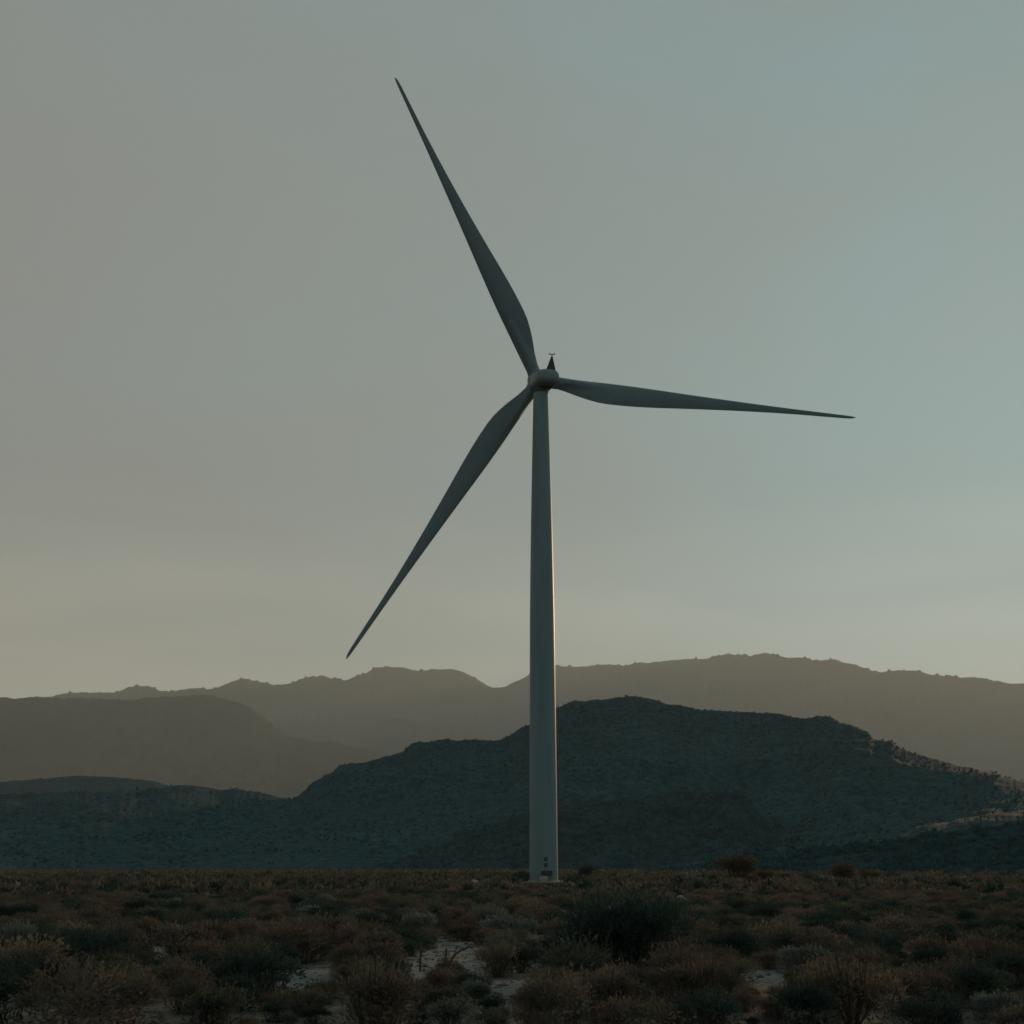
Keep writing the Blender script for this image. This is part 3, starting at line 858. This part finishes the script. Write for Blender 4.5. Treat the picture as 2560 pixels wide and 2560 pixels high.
for d_, a_, c in zip(d, a, pick_col(n_)):
    w = random.uniform(1.4, 3.4)
    it.append((d_ * math.sin(a_), d_ * math.cos(a_), w, min(w * 0.5, 1.5), c))
mass('scrub', 'far scrub along the edge of the plain', it, 22, 0.42, 700, MATS)

def hill_scrub(name, label, hill, count, wmin, wmax, nleaf, seed, lo=0.05, x_from=0.0, x_to=1.0):
    """bushes too far to pick apart, standing all over a hillside up to its crest"""
    G_, rows = GRID[hill]
    g = np.random.default_rng(seed)
    protos = [shrub_mesh(seed + k, nleaf, 0.46, 5, flat=0.7, twigs=1)[:2] for k in range(6)]
    r = lo * rows + (rows - 1 - lo * rows) * g.random(count) ** 0.9
    c = (x_from + (x_to - x_from) * g.random(count)) * (G_.shape[1] - 2)
    clump = fbm(c / 22.0, r / 5.0, 3, seed)
    keep = clump > -0.18 + 0.10 * g.random(count)
    r, c = r[keep], c[keep]
    ri, ci = np.minimum(r.astype(int), rows - 2), c.astype(int); fr, fc = (r - ri)[:, None], (c - ci)[:, None]
    P0 = (G_[ri, ci] * (1 - fr) + G_[ri + 1, ci] * fr) * (1 - fc) + (G_[ri, ci + 1] * (1 - fr) + G_[ri + 1, ci + 1] * fr) * fc
    VV, FF, off = [], [], 0
    for i, p_ in enumerate(P0):
        V, F = protos[i % 6]
        w = g.uniform(wmin, wmax) * (1.6 if g.random() < 0.06 else 1.0); a = g.uniform(0, 6.283); ca, sa = math.cos(a), math.sin(a)
        h_ = w * g.uniform(0.4, 0.75)
        VV.append(np.stack([(V[:, 0] * ca - V[:, 1] * sa) * w + p_[0], (V[:, 0] * sa + V[:, 1] * ca) * w + p_[1], V[:, 2] * h_ / 0.7 + p_[2] - 0.15 * w], 1))
        FF.append(F + off); off += len(V)
    return tag(obj(name, fast_mesh(np.concatenate(VV), np.concatenate(FF)), LEAF['hill']), label, kind='stuff')
hill_scrub('hillside_scrub', 'dark scrub all over the main ridge', 'dark_ridge', 8500, 1.1, 2.4, 16, 810, 0.06, 0.12, 0.92)
hill_scrub('hillside_scrub', 'dark scrub on the rounded hill before the ridge', 'dark_hill', 3600, 1.0, 2.2, 16, 820)
hill_scrub('hillside_scrub', 'dark scrub on the low slope', 'low_slope', 3400, 0.9, 2.0, 16, 830, 0.05, 0.0, 0.75)

# ------------------------------------------------------------------ rocks, posts, branch
def rock_mesh(seed, sx, sy, sz):
    import bmesh
    bm = bmesh.new()
    bmesh.ops.create_icosphere(bm, subdivisions=3, radius=0.5)
    g = np.random.default_rng(seed)
    planes = g.normal(size=(9, 3)); planes /= np.linalg.norm(planes, axis=1)[:, None]
    lim = g.uniform(0.30, 0.44, 9)
    for v in bm.verts:
        p_ = np.array(v.co)
        for q, l_ in zip(planes, lim):
            e = p_ @ q - l_
            if e > 0: p_ = p_ - q * e * 0.9
        p_ = p_ * (1 + 0.06 * float(vnoise(p_[0] * 6 + seed, p_[1] * 6 + p_[2] * 5)))
        v.co = (p_[0] * sx, p_[1] * sy, p_[2] * sz)
    me = bpy.data.meshes.new("m"); bm.to_mesh(me); bm.free()
    me.shade_smooth(); me.set_sharp_from_angle(angle=R(28))
    return me
for i, (px, py, w, h, mt, lab) in enumerate([
        (1188, 2216, 0.95, 1.0, M_ROCK, 'pale rock on bare sand, the brighter of the two near the turbine'),
        (1133, 2226, 0.8, 0.8, M_ROCK, 'small pale rock before the brighter one, among dark scrub'),
        (1705, 2270, 0.85, 0.72, M_ROCKB, 'blue grey boulder among brown scrub below the rust bush'),
        (1806, 2276, 0.55, 0.50, M_ROCK, 'pale rock below the rust bush beside a dark shrub'),
        (1314, 2304, 0.42, 0.36, M_ROCK, 'pale squarish rock in the scrub below the turbine'),
        (1359, 2332, 0.32, 0.30, M_ROCK, 'upright grey stone beside the curved strip of sand'),
        (1477, 2384, 0.20, 0.16, M_ROCK, 'small pale stone at the edge of the largest dark bush'),
        (1164, 2265, 0.6, 0.45, M_ROCK, 'pale weathered stone in brown scrub toward the turbine'),
        (1668, 2374, 0.5, 0.32, M_ROCKB, 'flat grey rock before the olive bush')]):
    x, y = ground_point(px, py)
    o = obj('rock', rock_mesh(40 + i, w, w * 0.8, h), mt, None, (x, y, float(ground_z(x, y)) + h * 0.28))
    o.rotation_euler = (0, 0, i * 1.3)
    tag(o, lab, 'rock', 'pale rocks on the plain')

# gravel and litter lying on the bare sand
g = np.random.default_rng(91)
VV, FF, off = [], [], 0
OV = np.array([(1, 0, 0), (-1, 0, 0), (0, 1, 0), (0, -1, 0), (0, 0, 1), (0, 0, -1)], float)
OF = np.array([(0, 2, 4), (2, 1, 4), (1, 3, 4), (3, 0, 4), (2, 0, 5), (1, 2, 5), (3, 1, 5), (0, 3, 5)])
for (sx, sy, hx, hy) in SAND:
    for k in range(int(min(420, 30 * hx * hy + 20))):
        a = g.uniform(0, 6.283); r_ = math.sqrt(g.random()) * 1.2
        x, y = sx + hx * r_ * math.cos(a), sy + hy * r_ * math.sin(a)
        q = float(np.clip(g.lognormal(-3.6, 0.6), 0.012, 0.10))
        dim = q * g.uniform(0.6, 1.4, 3) * np.array([1, 1, 0.6])
        if g.random() < 0.25: dim = np.array([q * 3.5, q * 0.25, q * 0.25])            # a fallen twig
        th = g.uniform(0, 6.283); ca, sa = math.cos(th), math.sin(th)
        P_ = OV * dim * g.uniform(0.8, 1.2, (6, 1))
        P_ = np.stack([P_[:, 0] * ca - P_[:, 1] * sa + x, P_[:, 0] * sa + P_[:, 1] * ca + y, P_[:, 2] + dim[2] * 0.3 + float(ground_z(x, y))], 1)
        VV.append(P_); FF.append(OF + off); off += 6
tag(obj('gravel', fast_mesh(np.concatenate(VV), np.concatenate(FF)), M_GRAVEL), 'grey gravel and fallen twigs lying on the bare sand', kind='stuff')

# pale broken stump
x, y = ground_point(934, 2352)
g = np.random.default_rng(77)
V, F = [], []
hs = [0, 0.08, 0.2, 0.32, 0.42]; rs = [0.14, 0.11, 0.095, 0.085, 0.07]
for h_, r_ in zip(hs, rs):
    for k in range(12):
        a = 6.283 * k / 12
        rr = r_ * (1 + 0.18 * math.sin(3 * a + h_ * 4) + g.normal() * 0.04)
        V.append((rr * math.cos(a) + h_ * 0.06, rr * math.sin(a), h_ + (g.uniform(-0.05, 0.07) if h_ == hs[-1] else 0)))
for i in range(4):
    for k in range(12):
        F.append((i * 12 + k, i * 12 + (k + 1) % 12, i * 12 + 12 + (k + 1) % 12, i * 12 + 12 + k))
F.append(tuple(48 + k for k in range(12)))
tag(obj('stump', mesh_from(V, F, True, 40), M_PALE, None, (x, y, float(ground_z(x, y)) - 0.02)), 'pale bleached stump standing upright among brown shrubs', 'stump')

def tube(path, radii, seg=8):
    V, F = [], []
    path = [np.array(p_, float) for p_ in path]
    for i, (p_, r_) in enumerate(zip(path, radii)):
        t_ = path[min(i + 1, len(path) - 1)] - path[max(i - 1, 0)]
        t_ /= np.linalg.norm(t_)
        a_ = np.cross(t_, [0.3, 0.9, 0.1]); a_ /= np.linalg.norm(a_); b_ = np.cross(t_, a_)
        for k in range(seg):
            th = 6.283185 * k / seg
            V.append(p_ + r_ * (math.cos(th) * a_ + math.sin(th) * b_))
    for i in range(len(path) - 1):
        for k in range(seg):
            F.append((i * seg + k, i * seg + (k + 1) % seg, (i + 1) * seg + (k + 1) % seg, (i + 1) * seg + k))
    F.append(tuple(range(seg - 1, -1, -1))); F.append(tuple((len(path) - 1) * seg + k for k in range(seg)))
    return V, F
for px, py, h_, lean, lab in ((1050, 2432, 0.55, 0.01, 'short thin dark post in bare sand, the farther from the arched branch'), (1111, 2440, 0.48, 0.03, 'short thin dark post in bare sand, beside the arched branch')):
    x, y = ground_point(px, py)
    V, F = tube([(0, 0, -0.15), (lean * 0.5, 0, h_ * 0.5), (lean, 0, h_ - 0.01), (lean, 0, h_)], [0.024, 0.022, 0.021, 0.015])
    tag(obj('post', mesh_from(V, F, True, 40), M_POST, None, (x, y, float(ground_z(x, y)))), lab, 'post', 'short thin posts in the sand')
x, y = ground_point(1116, 2436)
V, F = tube([(0, 0, -0.05), (0.05, 0.0, 0.16), (0.14, 0.02, 0.32), (0.28, 0.05, 0.43), (0.44, 0.08, 0.48), (0.60, 0.1, 0.49), (0.72, 0.12, 0.47)],
            [0.030, 0.026, 0.022, 0.018, 0.014, 0.010, 0.005])
br = obj('branch', mesh_from(V, F, True, 60), M_TWIG, None, (x, y, float(ground_z(x, y))))
tag(br, 'dark bare branch arching over the sand beside a short post', 'branch')
for p0, p1 in (((0.14, 0.02, 0.32), (0.20, 0.1, 0.52)), ((0.36, 0.06, 0.45), (0.50, -0.04, 0.56))):
    V, F = tube([p0, [(a + b_) / 2 + 0.01 for a, b_ in zip(p0, p1)], p1], [0.011, 0.008, 0.003], 6)
    obj('twig', mesh_from(V, F, True, 60), M_TWIG, br)

# ------------------------------------------------------------------ haze in the air
hm = bpy.data.materials.new('haze')
hm.use_nodes = True
hn, hl = hm.node_tree.nodes, hm.node_tree.links
hn.clear()
pv = hn.new('ShaderNodeVolumePrincipled')
pv.inputs['Color'].default_value = (0.86, 0.98, 1.0, 1)
pv.inputs['Density'].default_value = 0.80 / 13000
pv.inputs['Anisotropy'].default_value = 0.22
ho = hn.new('ShaderNodeOutputMaterial')
hl.new(pv.outputs[0], ho.inputs['Volume'])
V, F = box(-17200, 17200, -17000, 17200, -8, 2480)
tag(obj('haze', mesh_from(V, F), hm), 'thin warm haze over the valley', kind='stuff')
